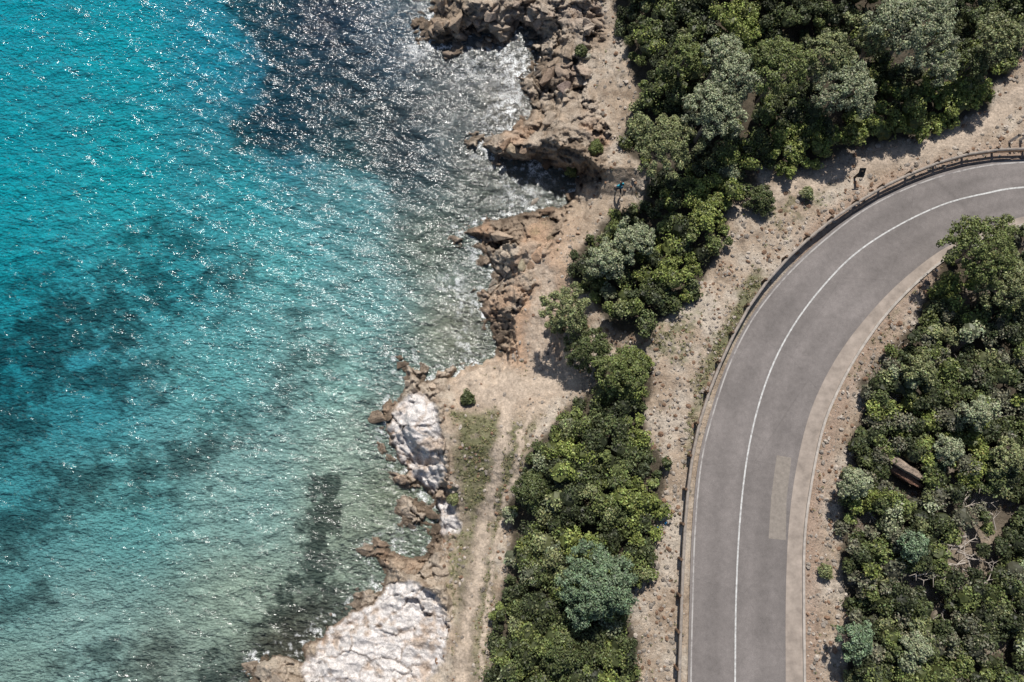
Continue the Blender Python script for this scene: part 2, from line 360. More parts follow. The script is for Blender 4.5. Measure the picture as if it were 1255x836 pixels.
nz=w.n('ShaderNodeMapping');w.tc=w.n('ShaderNodeTexCoord');w.l(w.tc.outputs['Object'],nz.inputs['Vector']);nz.inputs['Rotation'].default_value=(0,0,.3);nz.inputs['Scale'].default_value=(1,2.0,1)
b1=w.noise(2.4,3,.55,nz.outputs[0])
b2=w.noise(.95,3,.55,nz.outputs[0])
b3=w.noise(1.5,2,.5,nz.outputs[0])
rdg=w.math('ABSOLUTE',w.math('SUBTRACT',b2,.5),0.0);rdg2=w.math('ABSOLUTE',w.math('SUBTRACT',b3,.5),0.0)
bn=w.bump(b1,.12,1.0)
bd=w.bump(w.math('SUBTRACT',w.math('MULTIPLY',b1,.30),w.math('ADD',w.math('MULTIPLY',rdg,1.8),w.math('MULTIPLY',rdg2,1.2))),1.0,1.0)
tr=w.n('ShaderNodeBsdfTransparent');w.l(ti,tr.inputs[0])
df=w.n('ShaderNodeBsdfDiffuse');w.l(w.att('Scat').outputs['Color'],df.inputs[0]);w.l(bd,df.inputs['Normal'])
m1=w.n('ShaderNodeMixShader');m1.inputs[0].default_value=1-KT;w.l(tr.outputs[0],m1.inputs[1]);w.l(df.outputs[0],m1.inputs[2])
gs=w.n('ShaderNodeBsdfGlossy');gs.inputs['Roughness'].default_value=.13;gs.inputs['Color'].default_value=(1,1,1,1);w.l(bn,gs.inputs['Normal'])
fr=w.n('ShaderNodeFresnel');fr.inputs['IOR'].default_value=1.42;w.l(bn,fr.inputs['Normal'])
m2=w.n('ShaderNodeMixShader');w.l(fr.outputs[0],m2.inputs[0]);w.l(m1.outputs[0],m2.inputs[1]);w.l(gs.outputs[0],m2.inputs[2])
fd=w.n('ShaderNodeBsdfDiffuse');fd.inputs[0].default_value=(.78,.80,.80,1)
m3=w.n('ShaderNodeMixShader');ff2=w.math('MULTIPLY',w.att('foam_glare').outputs['Fac'],w.mr(w.noise(7,5,.7),.40,.56,0,1));w.l(ff2,m3.inputs[0]);w.l(m2.outputs[0],m3.inputs[1]);w.l(fd.outputs[0],m3.inputs[2])
w.l(m3.outputs[0],w.out.inputs[0])
so=mesh('sea_water',Ps,[gridfaces(*XS.shape)],[w.m],tint,{'foam_glare':foam_glare},True)
wS=samp(weed,XS,YS)
sc=np.clip(tgt*1.4/LIGHT*(1-.68*wS[...,None]),0,.9)
at=so.data.attributes.new('Scat','FLOAT_COLOR','POINT');c4=np.ones((sc.size//3,4),np.float32);c4[:,:3]=sc.reshape(-1,3);at.data.foreach_set('color',c4.ravel())
# ---------------------------------------------------------------- road
def empty(name,loc=(0,0,0)):
    e=bpy.data.objects.new(name,None);e.location=loc;scene.collection.objects.link(e);return e
def ribbon(name,A,B,z,mat,side=0,rows_n=3):
    A=W(A[:,0],A[:,1],z);B=W(B[:,0],B[:,1],z);n=len(A)
    if side: 
        rows=[A-[0,0,side],A,B,B-[0,0,side]];tv=[0,0,1,1]
    else: tv=np.linspace(0,1,rows_n+1);rows=[A*(1-t)+B*t for t in tv]
    Vv=np.concatenate(rows);Fs=[]
    for r in range(len(rows)-1):
        i=np.arange(n-1)+r*n;Fs.append(np.stack([i,i+n,i+n+1,i+1],-1))
    F_=np.concatenate(Fs)
    a,b,c=Vv[F_[n,0]],Vv[F_[n,1]],Vv[F_[n,2]]
    if np.cross(b-a,c-a)[2]<0: F_=F_[:,::-1]
    return mesh(name,Vv,[F_],[mat],attrs={'across':np.repeat(tv,n)})
K=14
o_,l_,i_,k_=cat(OUT,K),cat(LINE,K),cat(INN,K),cat(KERB,K)
g=N('asphalt');a=g.mr(g.noise(.35,5,.6),.3,.7,.82,1.18);b=g.mr(g.noise(30,4,.8),.3,.7,.72,1.28);c0=g.mr(g.noise(3,6,.7),.3,.7,.86,1.14)
rgb=g.n('ShaderNodeRGB');rgb.outputs[0].default_value=(.192,.172,.162,1)
c=g.mul(g.mul(g.mul(rgb.outputs[0],a),b),c0)
ac=g.att('across').outputs['Fac']
wv=g.math('COSINE',g.math('MULTIPLY',ac,25.1),0.0)
c=g.mul(c,g.mr(wv,-1,1,1.05,.94))
c=g.mul(c,g.mr(ac,0,.06,1.18,1))
cr=g.mr(g.vor(.16,'DISTANCE_TO_EDGE').outputs['Distance'],0,.004,.86,1)
c=g.mul(c,cr)
g.prin(c,.85,g.bump(g.noise(45,3,.7),.02,.5),.3);MA=g.m
def simple(name,c,var=.15,sc=6,bd=.03,rough=.85):
    g=N(name);rgb=g.n('ShaderNodeRGB');rgb.outputs[0].default_value=(*c,1)
    q=g.mul(rgb.outputs[0],g.mr(g.noise(sc,6,.65),.3,.7,1-var,1+var))
    g.prin(q,rough,g.bump(g.noise(sc*3,5,.7),bd,.6),.25);return g.m
MC=simple('concrete_shoulder',(.32,.27,.23),.28,1.4)
MK=simple('kerb_stone',(.40,.36,.32),.25,3)
g=N('worn_white_paint');q=g.mixc(g.mr(g.noise(5,6,.75),.42,.7,0,.85),(.60,.60,.58),(.19,.175,.17));g.prin(q,.7);MP=g.m
road=empty('road',tuple(W(900,500,5.0)))
inv_=tuple(-x for x in road.location)
def rp(o): o.parent=road;o.location=inv_;return o
rp(ribbon('asphalt',o_,i_,5.02,MA,0,24))
rp(ribbon('concrete_shoulder',i_,k_,5.026,MC))
d=k_-i_;nn=d/np.linalg.norm(d,axis=1)[:,None]
rp(ribbon('kerb',k_,k_+nn*3.0,5.12,MK,.22))
dl=l_-o_;nl=dl/np.linalg.norm(dl,axis=1)[:,None]
rp(ribbon('centre_line',l_-nl*1.0,l_+nl*1.0,5.026,MP))
g=N('faded_edge_paint');q=g.mixc(g.mr(g.noise(1.1,8,.8),.46,.62,0,1),(.42,.40,.38),(.2,.18,.175));g.prin(q,.8);MFE=g.m
rp(ribbon('edge_line',o_+nl*3,o_+nl*4.8,5.026,MFE))
Mdust=simple('dusty_asphalt',(.25,.22,.19),.2,5)
pa=np.array([(952,558),(970,561),(964,612),(963,662),(942,660),(945,610)])
Pp=W(pa[:,0],pa[:,1],5.0245)
rp(mesh('asphalt_patch',Pp,[np.array([[0,5,2,1]]),np.array([[5,4,3,2]])],[Mdust]))
# ---------------------------------------------------------------- helpers
def tube(p0,p1,r0,r1,n=6):
    p0=np.array(p0,float);p1=np.array(p1,float);d=p1-p0;d/=np.linalg.norm(d)+1e-9
    a=np.cross(d,[0,0,1.]) if abs(d[2])<.9 else np.cross(d,[1.,0,0]);a/=np.linalg.norm(a);b=np.cross(d,a)
    t=np.arange(n)/n*2*np.pi;ring=np.cos(t)[:,None]*a+np.sin(t)[:,None]*b
    Vv=np.vstack([p0+ring*r0,p1+ring*r1,[p0],[p1]]);i=np.arange(n);j=(i+1)%n
    q=np.stack([i,j,j+n,i+n],-1);caps=np.concatenate([np.stack([j,i,i*0+2*n],-1),np.stack([i+n,j+n,i*0+2*n+1],-1)])
    return Vv,q,caps
def tubes(segs,n=6):
    Vs=[];Q=[];C=[];o=0
    for s in segs:
        v,q,c=tube(*s,n=n);Vs.append(v);Q.append(q+o);C.append(c+o);o+=len(v)
    return np.vstack(Vs),np.vstack(Q),np.vstack(C)
def leaves(cen,rad,colr,n,size,rg,jit=.7,low=-.25,elong=1.5):
    N_=len(cen);M=N_*n
    c=np.repeat(cen,n,0);r=np.repeat(rad,n);cc=np.repeat(colr,n,0)
    z=rg.uniform(low,1,M);t=rg.uniform(0,2*np.pi,M);s=np.sqrt(np.clip(1-z*z,0,1))
    d=np.stack([s*np.cos(t),s*np.sin(t),z],-1)
    p=c+d*(r*rg.uniform(.72,1.08,M))[:,None]*[1,1,.85]
    nr=d+rg.normal(0,jit,(M,3));nr[:,2]+=.25;nr/=np.linalg.norm(nr,axis=1)[:,None]
    a=np.cross(nr,rg.normal(0,1,(M,3)));a/=np.linalg.norm(a,axis=1)[:,None]+1e-9;b=np.cross(nr,a)
    sz=size*rg.uniform(.6,1.35,M)[:,None]
    q=np.stack([p-a*sz*elong*.5,p+b*sz*.5,p+a*sz*elong*.5,p-b*sz*.5],1).reshape(-1,3)
    jc=(rg.normal(1,.2,(M,1)).clip(.5,1.7))
    jc=jc*(1+rg.normal(0,.06,(M,3)))
    cl=np.repeat(np.clip(cc*jc,.004,.5),4,0)
    return q,cl,np.arange(M*4).reshape(-1,4)
bm=bmesh.new();bmesh.ops.create_icosphere(bm,subdivisions=2,radius=1);ICO=np.array([v.co[:] for v in bm.verts]);ICF=np.array([[v.index for v in f.verts] for f in bm.faces]);bm.free()
bm=bmesh.new();bmesh.ops.create_icosphere(bm,subdivisions=1,radius=1);IC1=np.array([v.co[:] for v in bm.verts]);IC1F=np.array([[v.index for v in f.verts] for f in bm.faces]);bm.free()
def cores(cen,rad,colr,rg,sq=.8,tm=None,tf=None,jit=.12):
    tm=ICO if tm is None else tm;tf=ICF if tf is None else tf
    n=len(cen);k=len(tm)
    v=cen[:,None,:]+tm[None]*(rad[:,None,None])*(1+rg.normal(0,jit,(n,k,1)))*[1,1,sq]
    f=(tf[None]+(np.arange(n)*k)[:,None,None]).reshape(-1,3)
    return v.reshape(-1,3),np.repeat(colr,k,0),f
g=N('leaves');c=g.att('Col').outputs['Color'];p=g.prin(c,.5,None,.3);ML=g.m
MB=simple('bark',(.21,.17,.14),.3,8)
KIND={'dark':(.098,.118,.045),'mid':(.155,.185,.060),'bright':(.24,.28,.072),'grey':(.29,.32,.19),'olive':(.225,.245,.11),'blue':(.17,.235,.135),'deep':(.064,.078,.034),'scrub':(.17,.17,.11)}
BIG=[(1130,24,58),(957,80,44),(880,126,42),(905,88,32),(1038,103,44),(1022,64,34),(815,172,46),(1210,302,40),(888,64,26),(1128,80,18)]
def shrubs(name,poly,seed):
    rg=np.random.default_rng(seed)
    P=np.array(poly);sp=15.0
    gx,gy=np.meshgrid(np.arange(max(P[:,0].min(),-100),min(P[:,0].max(),1330),sp),np.arange(max(P[:,1].min(),-70),min(P[:,1].max(),900),sp*.9))
    gx=gx.copy();gx[::2]+=sp/2
    x=(gx+rg.uniform(-6,6,gx.shape)).ravel();y=(gy+rg.uniform(-6,6,gy.shape)).ravel()
    s=sdf(poly,x+8*perlin(x/25,y/25,5),y+8*perlin(x/25,y/25,6));clear=fbm(x/35,y/35,3,252 if poly is V4 else seed+50)
    dd=np.exp(-(((x-1195)/55)**2+((y-680)/48)**2))
    east=poly is V4
    keep=(s>2)&(clear>(-.27 if east else -.42))&(rg.random(x.shape)>(.10 if east else .05)+.75*dd)
    low=np.zeros(x.shape)
    for(bx,by,br_) in BIG:
        m=np.hypot(x-bx,y-by)<br_*1.1; keep&=~(m&(rg.random(x.shape)<.35));low=np.where(m,1,low)
    for(ox,oy,orr)in[(1110,578,25),(938,212,16),(1000,48,9),(845,300,9),(1235,100,18)]: keep&=np.hypot((x-ox),(y-oy)*1.3)>orr
    x,y,s,clear,low=x[keep],y[keep],s[keep],clear[keep],low[keep];n=len(x)
    hh=.35+.75*ss(0,32,s)+.6*clear+rg.uniform(-.25,.45,n)-.7*low-.15*east
    z=hat(x,y)+np.clip(hh,.25,2.2)
    rm=rg.uniform(7.0,15.5,n)*.052*(.75+.3*ss(0,25,s))
    cen=W(x,y,z)
    br=np.zeros(n)
    for(bx,by,b_)in[(1080,165,65),(1180,120,55),(985,190,50),(870,235,45),(830,330,35),(790,520,30),(1165,350,40),(780,460,40),(700,545,25),(900,25,40),(790,620,30),(1095,500,35),(1180,560,35),(1120,20,40),(700,660,25),(1060,620,25),(900,190,30),(1130,160,50),(1040,185,50)]:
        br=np.maximum(br,np.exp(-(((x-bx)/b_)**2+((y-by)/b_)**2)))
    q=fbm(x/40,y/40,3,seed)+rg.normal(0,.28,n)
    cl=np.zeros((n,3))+KIND['dark']
    cl[q<-.15]=KIND['deep'];cl[q>.10]=KIND['mid'];cl[q>.42]=KIND['olive'];cl[q>.60]=KIND['grey']
    bm_=(br+rg.normal(0,.22,n))>.50;cl[bm_]=np.array(KIND['bright'])*.65+np.array(KIND['mid'])*.35
    if east: cl[rg.random(n)<.18]=KIND['scrub']
    cl*=rg.uniform(.70,1.28,(n,1))*(1-.3*low[:,None])
    K_=9
    z_=rg.uniform(-.1,1,(n,K_));t_=rg.uniform(0,2*np.pi,(n,K_));s_=np.sqrt(1-z_**2)
    ld=np.stack([s_*np.cos(t_),s_*np.sin(t_),z_*.8],-1)
    lc=(cen[:,None]+ld*(rm*.68)[:,None,None]).reshape(-1,3);lr=np.repeat(rm,K_)*rg.uniform(.30,.52,n*K_)
    lcol=np.repeat(cl,K_,0)*rg.uniform(.8,1.25,(n*K_,1))
    q1,c1,f1=leaves(lc,lr,lcol,34,.088,rg)
    q2,c2,f2=cores(cen-[0,0,.1],rm*.70,cl*.35,rg)  # crown cores darkened, so the shaded interior is in their colour
    o1=len(q1)
    st=[]
    for i in range(0,n,3):
        b0=cen[i].copy();b0[2]=hat(x[i:i+1],y[i:i+1])[0]-.1
        st.append((b0,cen[i]-[0,0,.1],.06,.03))
    tv,tq,tc=tubes(st,4);o2=o1+len(q2)
    allv=np.vstack([q1,q2,tv]);allc=np.vstack([c1,c2,np.zeros((len(tv),3))+[.12,.1,.08]])
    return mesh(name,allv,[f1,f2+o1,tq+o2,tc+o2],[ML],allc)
for i,p in enumerate((V1,V3,V4)): shrubs('maquis_shrubs',p,200+i)
def tree(name,u,v,r,hgt,kind,seed,flat=.45,trunk=True):
    rg=np.random.default_rng(seed)
    g0=float(hat(np.array([u]),np.array([v]))[0])
    R=r*.05
    c=W(u,v,g0+hgt)
    base=np.array([c[0]+rg.uniform(-.3,.3),c[1]+rg.uniform(-.3,.3),g0-.15])
    pine=name[0]=='p'
    nl=int(16+R*R*(19 if pine else 26))
    i_=np.arange(nl);a=i_*2.39996+rg.normal(0,.2,nl);q=np.sqrt((i_+.5)/nl)
    p1_,p2_=rg.uniform(0,6,2)
    out=1+.14*np.sin(a*3+p1_)+.10*np.sin(a*5+p2_)
    lx=np.cos(a)*q*R*.88*out+rg.normal(0,.04*R,nl);ly=np.sin(a)*q*R*.88*out+rg.normal(0,.04*R,nl)
    lz=(1-q**2.4)*R*flat-rg.uniform(0,.3,nl)*R*(.22 if pine else .35)
    lc=np.stack([c[0]+lx,c[1]+ly,c[2]+lz-R*flat*.5],-1)
    lr=rg.uniform(.15,.27,nl)*(.8+.2*R)
    base_c=np.array(KIND[kind])
    lcol=base_c*rg.uniform(.75,1.3,(nl,1))
    q1,c1,f1=leaves(lc,lr,lcol,62,.062,rg,jit=.6,elong=1.9)
    q3,c3,f3=leaves(lc-[0,0,.12*R],lr*.8,lcol*.4,14,.11,rg)  # lower leaves in a darkened copy of the colour: painted crown shade
    q2,c2,f2=cores(lc-[0,0,.03],lr*.6,lcol*.4,rg,.8,IC1,IC1F)  # puff cores darkened likewise, painted shade between the leaves
    segs=[];fork=base*.45+c*.55-[0,0,R*flat*.5]
    mid=(base+fork)/2+rg.normal(0,.08,3)
    segs+= [(base,mid,.17,.14),(mid,fork,.14,.11)]
    nb=7
    for k in range(nb):
        an=k/nb*2*np.pi+rg.uniform(-.3,.3);e=np.array([c[0]+np.cos(an)*R*.5,c[1]+np.sin(an)*R*.5,c[2]-R*flat*.6])
        segs.append((fork,e,.08,.045))
        near=np.argsort(np.hypot(lc[:,0]-e[0],lc[:,1]-e[1]))[:6]
        for j in near: segs.append((e,lc[j],.04,.018))
    tv,tq,tc=tubes(segs,6)
    o1=len(q1);o2=o1+len(q3);o3=o2+len(q2)
    V_=np.vstack([q1,q3,q2,tv]);C_=np.vstack([c1,c3,c2,np.zeros((len(tv),3))+.1])
    mi=np.concatenate([np.zeros(len(f1)+len(f3)+len(f2)),np.ones(len(tq)+len(tc))])
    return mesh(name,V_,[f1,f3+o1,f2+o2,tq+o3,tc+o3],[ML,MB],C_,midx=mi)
TREES=[('pine_tree',1130,24,56,5.4,'grey'),('pine_tree',957,76,42,5.2,'mid'),('pine_tree',880,128,42,4.6,'grey'),('pine_tree',908,88,32,4.8,'grey'),('pine_tree',1040,103,42,4.0,'grey'),
('pine_tree',1020,64,34,4.3,'olive'),('pine_tree',815,172,46,4.5,'olive'),('pine_tree',778,292,28,3.2,'grey'),('juniper_tree',744,317,26,3.0,'grey'),('pine_tree',692,376,32,3.6,'olive'),
('juniper_tree',722,428,31,1.9,'dark'),('pine_tree',1210,300,46,3.8,'mid'),('pine_tree',1240,345,36,3.2,'olive'),('juniper_tree',733,718,46,3.4,'blue'),('juniper_tree',766,457,36,2.2,'mid'),
('juniper_tree',1052,785,21,2.2,'blue'),('juniper_tree',1050,592,19,2.2,'grey'),('juniper_tree',1122,668,17,2.4,'blue'),('pine_tree',888,64,28,4.4,'grey'),('juniper_tree',1158,82,20,3,'grey'),
('juniper_tree',1125,795,18,2,'grey'),('juniper_tree',1195,75,24,3,'dark'),('pine_tree',1230,40,30,4.2,'olive'),('juniper_tree',1200,505,18,2.4,'grey'),('juniper_tree',650,600,22,2,'dark'),('juniper_tree',690,800,26,2.0,'dark'),('juniper_tree',1240,560,22,2.4,'olive'),('pine_tree',842,65,26,4.0,'mid'),('juniper_tree',1130,450,20,2.2,'olive'),('juniper_tree',1165,550,17,2.2,'grey'),('pine_tree',1075,45,24,4.0,'olive')]
for i,t in enumerate(TREES): tree(*t,seed=500+i,flat=.5 if t[0][0]=='p' else .75)
for i,(u,v,r,k) in enumerate([(573,488,9,'dark'),(934,243,20,'dark'),(731,180,9,'mid'),(712,62,8,'dark'),(700,210,7,'mid'),(556,612,6,'olive'),(990,236,7,'olive'),(1012,700,7,'olive'),(640,690,8,'olive'),(705,395,16,'dark'),(682,398,11,'olive')]):
    tree('low_shrub',u,v,r,.45 if r<15 else .8,k,800+i,.7)
rg=np.random.default_rng(41)
x=rg.uniform(530,1255,90000);y=rg.uniform(-10,850,90000)
k=(rg.random(len(x))<np.clip(samp(GM,x,y)*.6+.015+.12*samp(op,x,y),0,1)*(1-.9*samp(pth,x,y))*(samp(rd,x,y)>5)*(samp(rockm,x,y)<.5)*(samp(sd,x,y)>8))
x,y=x[k],y[k];P=W(x,y,hat(x,y)+.02)
tcl=np.array([.18,.18,.08])*rg.uniform(.6,1.4,(len(x),1));tcl[rg.random(len(x))<.3]=[.3,.25,.15]
q_,c_,f_=leaves(P,np.full(len(x),.09),tcl,7,.05,rg,.9,0,2.2);mesh('dry_grass',q_,[f_],[ML],c_)
# ---------------------------------------------------------------- rocks
TM=[]
for s in range(14):
    rr=np.random.default_rng(900+s);bm=bmesh.new()
    for i in range(13):
        p=rr.normal(0,1,3);p/=np.abs(p).max()**.85*np.linalg.norm(p)**.15;bm.verts.new(p*[1,rr.uniform(.45,.9),rr.uniform(.3,.6)])
    bmesh.ops.convex_hull(bm,input=bm.verts)
    bmesh.ops.delete(bm,geom=[v for v in bm.verts if not v.link_faces],context='VERTS')
    bmesh.ops.bevel(bm,geom=bm.edges[:],offset=.035,segments=1,affect='EDGES')
    bmesh.ops.triangulate(bm,faces=bm.faces[:]);bm.verts.ensure_lookup_table();bm.verts.index_update()
    TM.append((np.array([v.co[:] for v in bm.verts]),np.array([[v.index for v in f.verts] for f in bm.faces])));bm.free()
g=N('rock_face');c=g.att('Col').outputs['Color'];c=g.mul(c,g.mr(g.noise(2.5,8,.7),.3,.7,.6,1.35));c=g.mul(c,g.mr(g.noise(14,4,.7),.3,.7,.75,1.25))
g.prin(c,.92,g.bump(g.noise(4,9,.75),.22,1),.15);MR=g.m
def scatter(name,x,y,rad,cl,sink,seed,mat=MR,tms=TM):
    rg=np.random.default_rng(seed);n=len(x);z=hat(x,y);P=W(x,y,z+rad*sink)
    tid=rg.integers(0,len(tms),n);Vs=[];Fs=[];Cs=[];o=0
    for k,(tv,tf) in enumerate(tms):
        m=np.where(tid==k)[0]
        if not len(m):continue
        a=rg.normal(.4,.9,len(m));ti=rg.normal(0,.25,(len(m),2));ca,sa=np.cos(a),np.sin(a)
        sc_=rad[m][:,None,None]*rg.uniform(.7,1.3,(len(m),1,3));v=tv[None]*sc_
        vx=v[...,0]*ca[:,None]-v[...,1]*sa[:,None];vy=v[...,0]*sa[:,None]+v[...,1]*ca[:,None];vz=v[...,2]+vx*ti[:,:1]+vy*ti[:,1:]
        vv=np.stack([vx,vy,vz],-1)+P[m][:,None];nv=len(tv)
        Vs.append(vv.reshape(-1,3));Fs.append((tf[None]+(np.arange(len(m))*nv)[:,None,None]).reshape(-1,3)+o);Cs.append(np.repeat(cl[m],nv,0));o+=len(m)*nv
    return mesh(name,np.vstack(Vs),[np.vstack(Fs)],[mat],np.vstack(Cs))
x=rng.uniform(300,770,30000);y=rng.uniform(-60,900,30000)
s_=samp(sd,x,y);r_=samp(rockm,x,y);p_=samp(pm,x,y)
k=(r_>.5)&(s_>-20)&(s_<90)&(p_<.3)&(rng.random(len(x))<np.where(np.abs(s_-4)<14,.12,.06)*(1+1.0*(y<150)))
x,y=x[k],y[k];n=len(x);rad=.07+.58*rng.random(n)**4
cl=samp(col,x,y)*rng.uniform(.85,1.3,(n,1));cl=np.where(samp(h,x,y)[:,None]<-.1,cl*.6,cl)
scatter('coastal_rocks',x,y,rad,np.clip(cl,.05,.6),-.1,31)
big=np.array([(690,88,1.3),(697,108,1.1),(672,92,.9),(700,62,1.0),(560,25,1.1),(680,75,.8),(650,22,.9),(630,183,.9),(615,290,.9),(640,325,.7),(600,18,.9),(705,85,.8),(718,70,.6)])
scatter('boulder_cluster',big[:,0],big[:,1],big[:,2]*.8,np.clip(samp(col,big[:,0],big[:,1])*1.2,.18,.45),.0,32)
x=rng.uniform(500,1255,70000);y=rng.uniform(-20,860,70000)
gm=samp(gravel,x,y);rdd=samp(rd,x,y);vgg=samp(vg,x,y);s_=samp(sd,x,y)
nnz=fbm(x/30,y/30,3,66)
k=(gm>.3)&(rdd>6)&(s_>10)&(rng.random(len(x))<np.clip(.30+.8*nnz+.35*(rdd<60)+.3*(np.abs(vgg)<14),.03,.85)*(1-.9*samp(pth,x,y)))
x,y=x[k],y[k];n=len(x);rad=.025+.16*rng.random(n)**4
cl=(np.zeros((n,3))+[.46,.40,.34])*rng.uniform(.5,1.35,(n,1));cl[rng.random(n)<.25]=[.29,.185,.125]
scatter('gravel_stones',x,y,rad,np.clip(cl,.08,.7),.1,33,tms=[(IC1*[1,.8,.6],IC1F),(IC1*[.8,1,.5]+[.1,0,0],IC1F)])
def slab(seed,secs):
    bm=bmesh.new();rr=np.random.default_rng(seed)
    for (a0,b0,w0,t0) in secs:
        for t in np.linspace(0,2*np.pi,6)[:-1]+rr.uniform(-.2,.2):
            bm.verts.new((a0+rr.uniform(-.2,.2),b0+math.cos(t)*w0*(1+rr.uniform(-.3,.2)),math.sin(t)*t0*(1+rr.uniform(-.3,.2))))
    bmesh.ops.convex_hull(bm,input=bm.verts);bmesh.ops.delete(bm,geom=[v for v in bm.verts if not v.link_faces],context='VERTS')
    bmesh.ops.bevel(bm,geom=bm.edges[:],offset=.03,segments=1,affect='EDGES');bmesh.ops.triangulate(bm,faces=bm.faces[:])
    bmesh.ops.subdivide_edges(bm,edges=[e for e in bm.edges if e.calc_length()>.2],cuts=2,use_grid_fill=True);bmesh.ops.triangulate(bm,faces=bm.faces[:])
    bm.verts.index_update()
    bv=np.array([v.co[:] for v in bm.verts]);bf=np.array([[v.index for v in f.verts] for f in bm.faces]);bm.free()
    dn=fbm(bv[:,0]*1.2+seed,bv[:,1]*4+bv[:,2]*3,4,seed)
    return bv*(1+.16*dn[:,None]*[.3,1,1]),bf
gz=float(hat(np.array([1110.]),np.array([575.]))[0]);an=math.radians(-27);ca,sa=math.cos(an),math.sin(an)
for sd_,off,sc_,cc in((5,(0,.1,1.05),(.92,.75,.6),(.38,.30,.235)),(6,(-.1,-.40,.6),(.85,.75,.7),(.24,.14,.10)),(8,(-.3,.15,.35),(.9,.9,.8),(.22,.15,.11))):
    bv,bf=slab(sd_,[(-1.4,.2,.22,.12),(-.9,.15,.36,.3),(-.2,.08,.42,.36),(.5,-.05,.38,.34),(1.0,-.12,.3,.26),(1.35,-.2,.16,.14)])
    bv=bv*sc_;bv=np.stack([bv[:,0]*ca-bv[:,1]*sa,bv[:,0]*sa+bv[:,1]*ca,bv[:,2]],-1)
    P0=W(1110,575,gz+off[2]);mesh('boulder',bv+P0+[off[0],off[1],0],[bf],[MR],np.zeros((len(bv),3))+cc)
segs=[];rg=np.random.default_rng(12)
for i in range(60):
    u=rg.normal(1195,42);v=rg.normal(680,34)
    if rg.random()<.4: u,v=rg.uniform(1045,1240),rg.uniform(420,820)
    z0=float(hat(np.array([u]),np.array([v]))[0]);p=W(u,v,z0+rg.uniform(.4,1.1));a=rg.uniform(0,6.28)
    for k in range(3):
        q=p+np.array([math.cos(a),math.sin(a),rg.uniform(-.1,.25)])*rg.uniform(.35,.7)
        segs.append((p,q,.045-.012*k,.033-.011*k))
        for _ in range(2):
            b=a+rg.choice([-1,1])*rg.uniform(.4,1.1);segs.append((q,q+np.array([math.cos(b),math.sin(b),.15])*rg.uniform(.25,.6),.018,.006))
        p=q;a+=rg.normal(0,.4)
tv,tq,tc=tubes(segs,5);mesh('dead_branches',tv,[tq,tc],[simple('dry_wood',(.42,.37,.32),.3,10)])
# ---------------------------------------------------------------- guard rail
rl=W(*cat(RAIL,24).T,5.5)
L=np.concatenate([[0],np.cumsum(np.linalg.norm(np.diff(rl[:,:2],axis=0),axis=1))])
def at(s): return np.array([np.interp(s,L,rl[:,0]),np.interp(s,L,rl[:,1])])
MW=simple('weathered_wood_rail',(.30,.26,.225),.3,5);MW2=simple('corten_post',(.14,.09,.06),.3,5)
gr=empty('guard_rail',tuple(W(868,480,5.0)));gi=tuple(-q for q in gr.location)
S=np.arange(0,L[-1]-2,2.0);segp=[];segr=[];segl=[]
for i,s in enumerate(S):
    p=at(s);tn=at(s+.1)-p;tn/=np.linalg.norm(tn);nrm=np.array([-tn[1],tn[0]])
    segp.append(((*p,4.8),(*p,5.78),.085,.08))
    q=at(s+1.98);off=-nrm*.13
    segr.append(((*(p+off),5.62),(*(q+off),5.62),.095,.09));segl.append(((*(p+off),5.32),(*(q+off),5.32),.07,.07))
for nm,sg,mt in(('posts',segp,MW2),('top_rail',segr,MW),('lower_rail',segl,MW2)):
    tv,tq,tc=tubes(sg,8);o=mesh(nm,tv,[tq,tc],[mt]);o.parent=gr;o.location=gi
def box(cx,cy,cz,sx,sy,sz,rz=0,rx=0):
    v=np.array([(a,b,c) for a in(-1,1) for b in(-1,1) for c in(-1,1)],float)*[sx/2,sy/2,sz/2]
    v=np.stack([v[:,0],v[:,1]*math.cos(rx)-v[:,2]*math.sin(rx),v[:,1]*math.sin(rx)+v[:,2]*math.cos(rx)],-1)
    v=np.stack([v[:,0]*math.cos(rz)-v[:,1]*math.sin(rz),v[:,0]*math.sin(rz)+v[:,1]*math.cos(rz),v[:,2]],-1)+[cx,cy,cz]
    return v,np.array([[0,1,3,2],[4,6,7,5],[0,4,5,1],[2,3,7,6],[0,2,6,4],[1,5,7,3]])
def boxes(name,L_,mat,parent):
    Vs=[];Fs=[];o=0
    for b in L_:
        v,f=box(*b);Vs.append(v);Fs.append(f+o);o+=8
    ob=mesh(name,np.vstack(Vs),[np.vstack(Fs)],[mat]);ob.parent=parent
    md=ob.modifiers.new('b','BEVEL');md.width=.008;md.segments=2;return ob
MD=simple('dark_board',(.025,.025,.025),.2,8);MPo=simple('wooden_post',(.08,.06,.045),.3,8)
def sign(u,v,name,hh):
    z=float(hat(np.array([float(u)]),np.array([float(v)]))[0]);e=empty(name,tuple(W(u,v,z)))
    boxes('post',[(0,0,hh/2-.1,.12,.10,hh+.2)],MPo,e)
    boxes('panel',[(0,-.08,hh-.12,.40,.05,.62,0,-.75)],MD,e)
    return e
sign(1047,218,'information_sign',1.15)
def marker(u,v):
    z=float(hat(np.array([float(u)]),np.array([float(v)]))[0]);e=empty('marker_post',tuple(W(u,v,z)))
    boxes('post',[(0,0,.45,.14,.12,1.0)],simple('marker_paint',(.7,.68,.64),.1,8),e)
    boxes('cap',[(0,0,.97,.16,.14,.06)],MD,e)
marker(1237,174);marker(1250,172)
rg=np.random.default_rng(77)
v,c,f=cores(W(np.array([811.,816.,806.]),np.array([637.,641.,646.]),5.05*np.ones(3)),np.array([.10,.07,.05]),np.ones((3,3)),rg,.4,jit=.35)
mesh('plastic_litter',v,[f],[simple('blue_plastic',(.03,.25,.5),.2,8,rough=.4)])
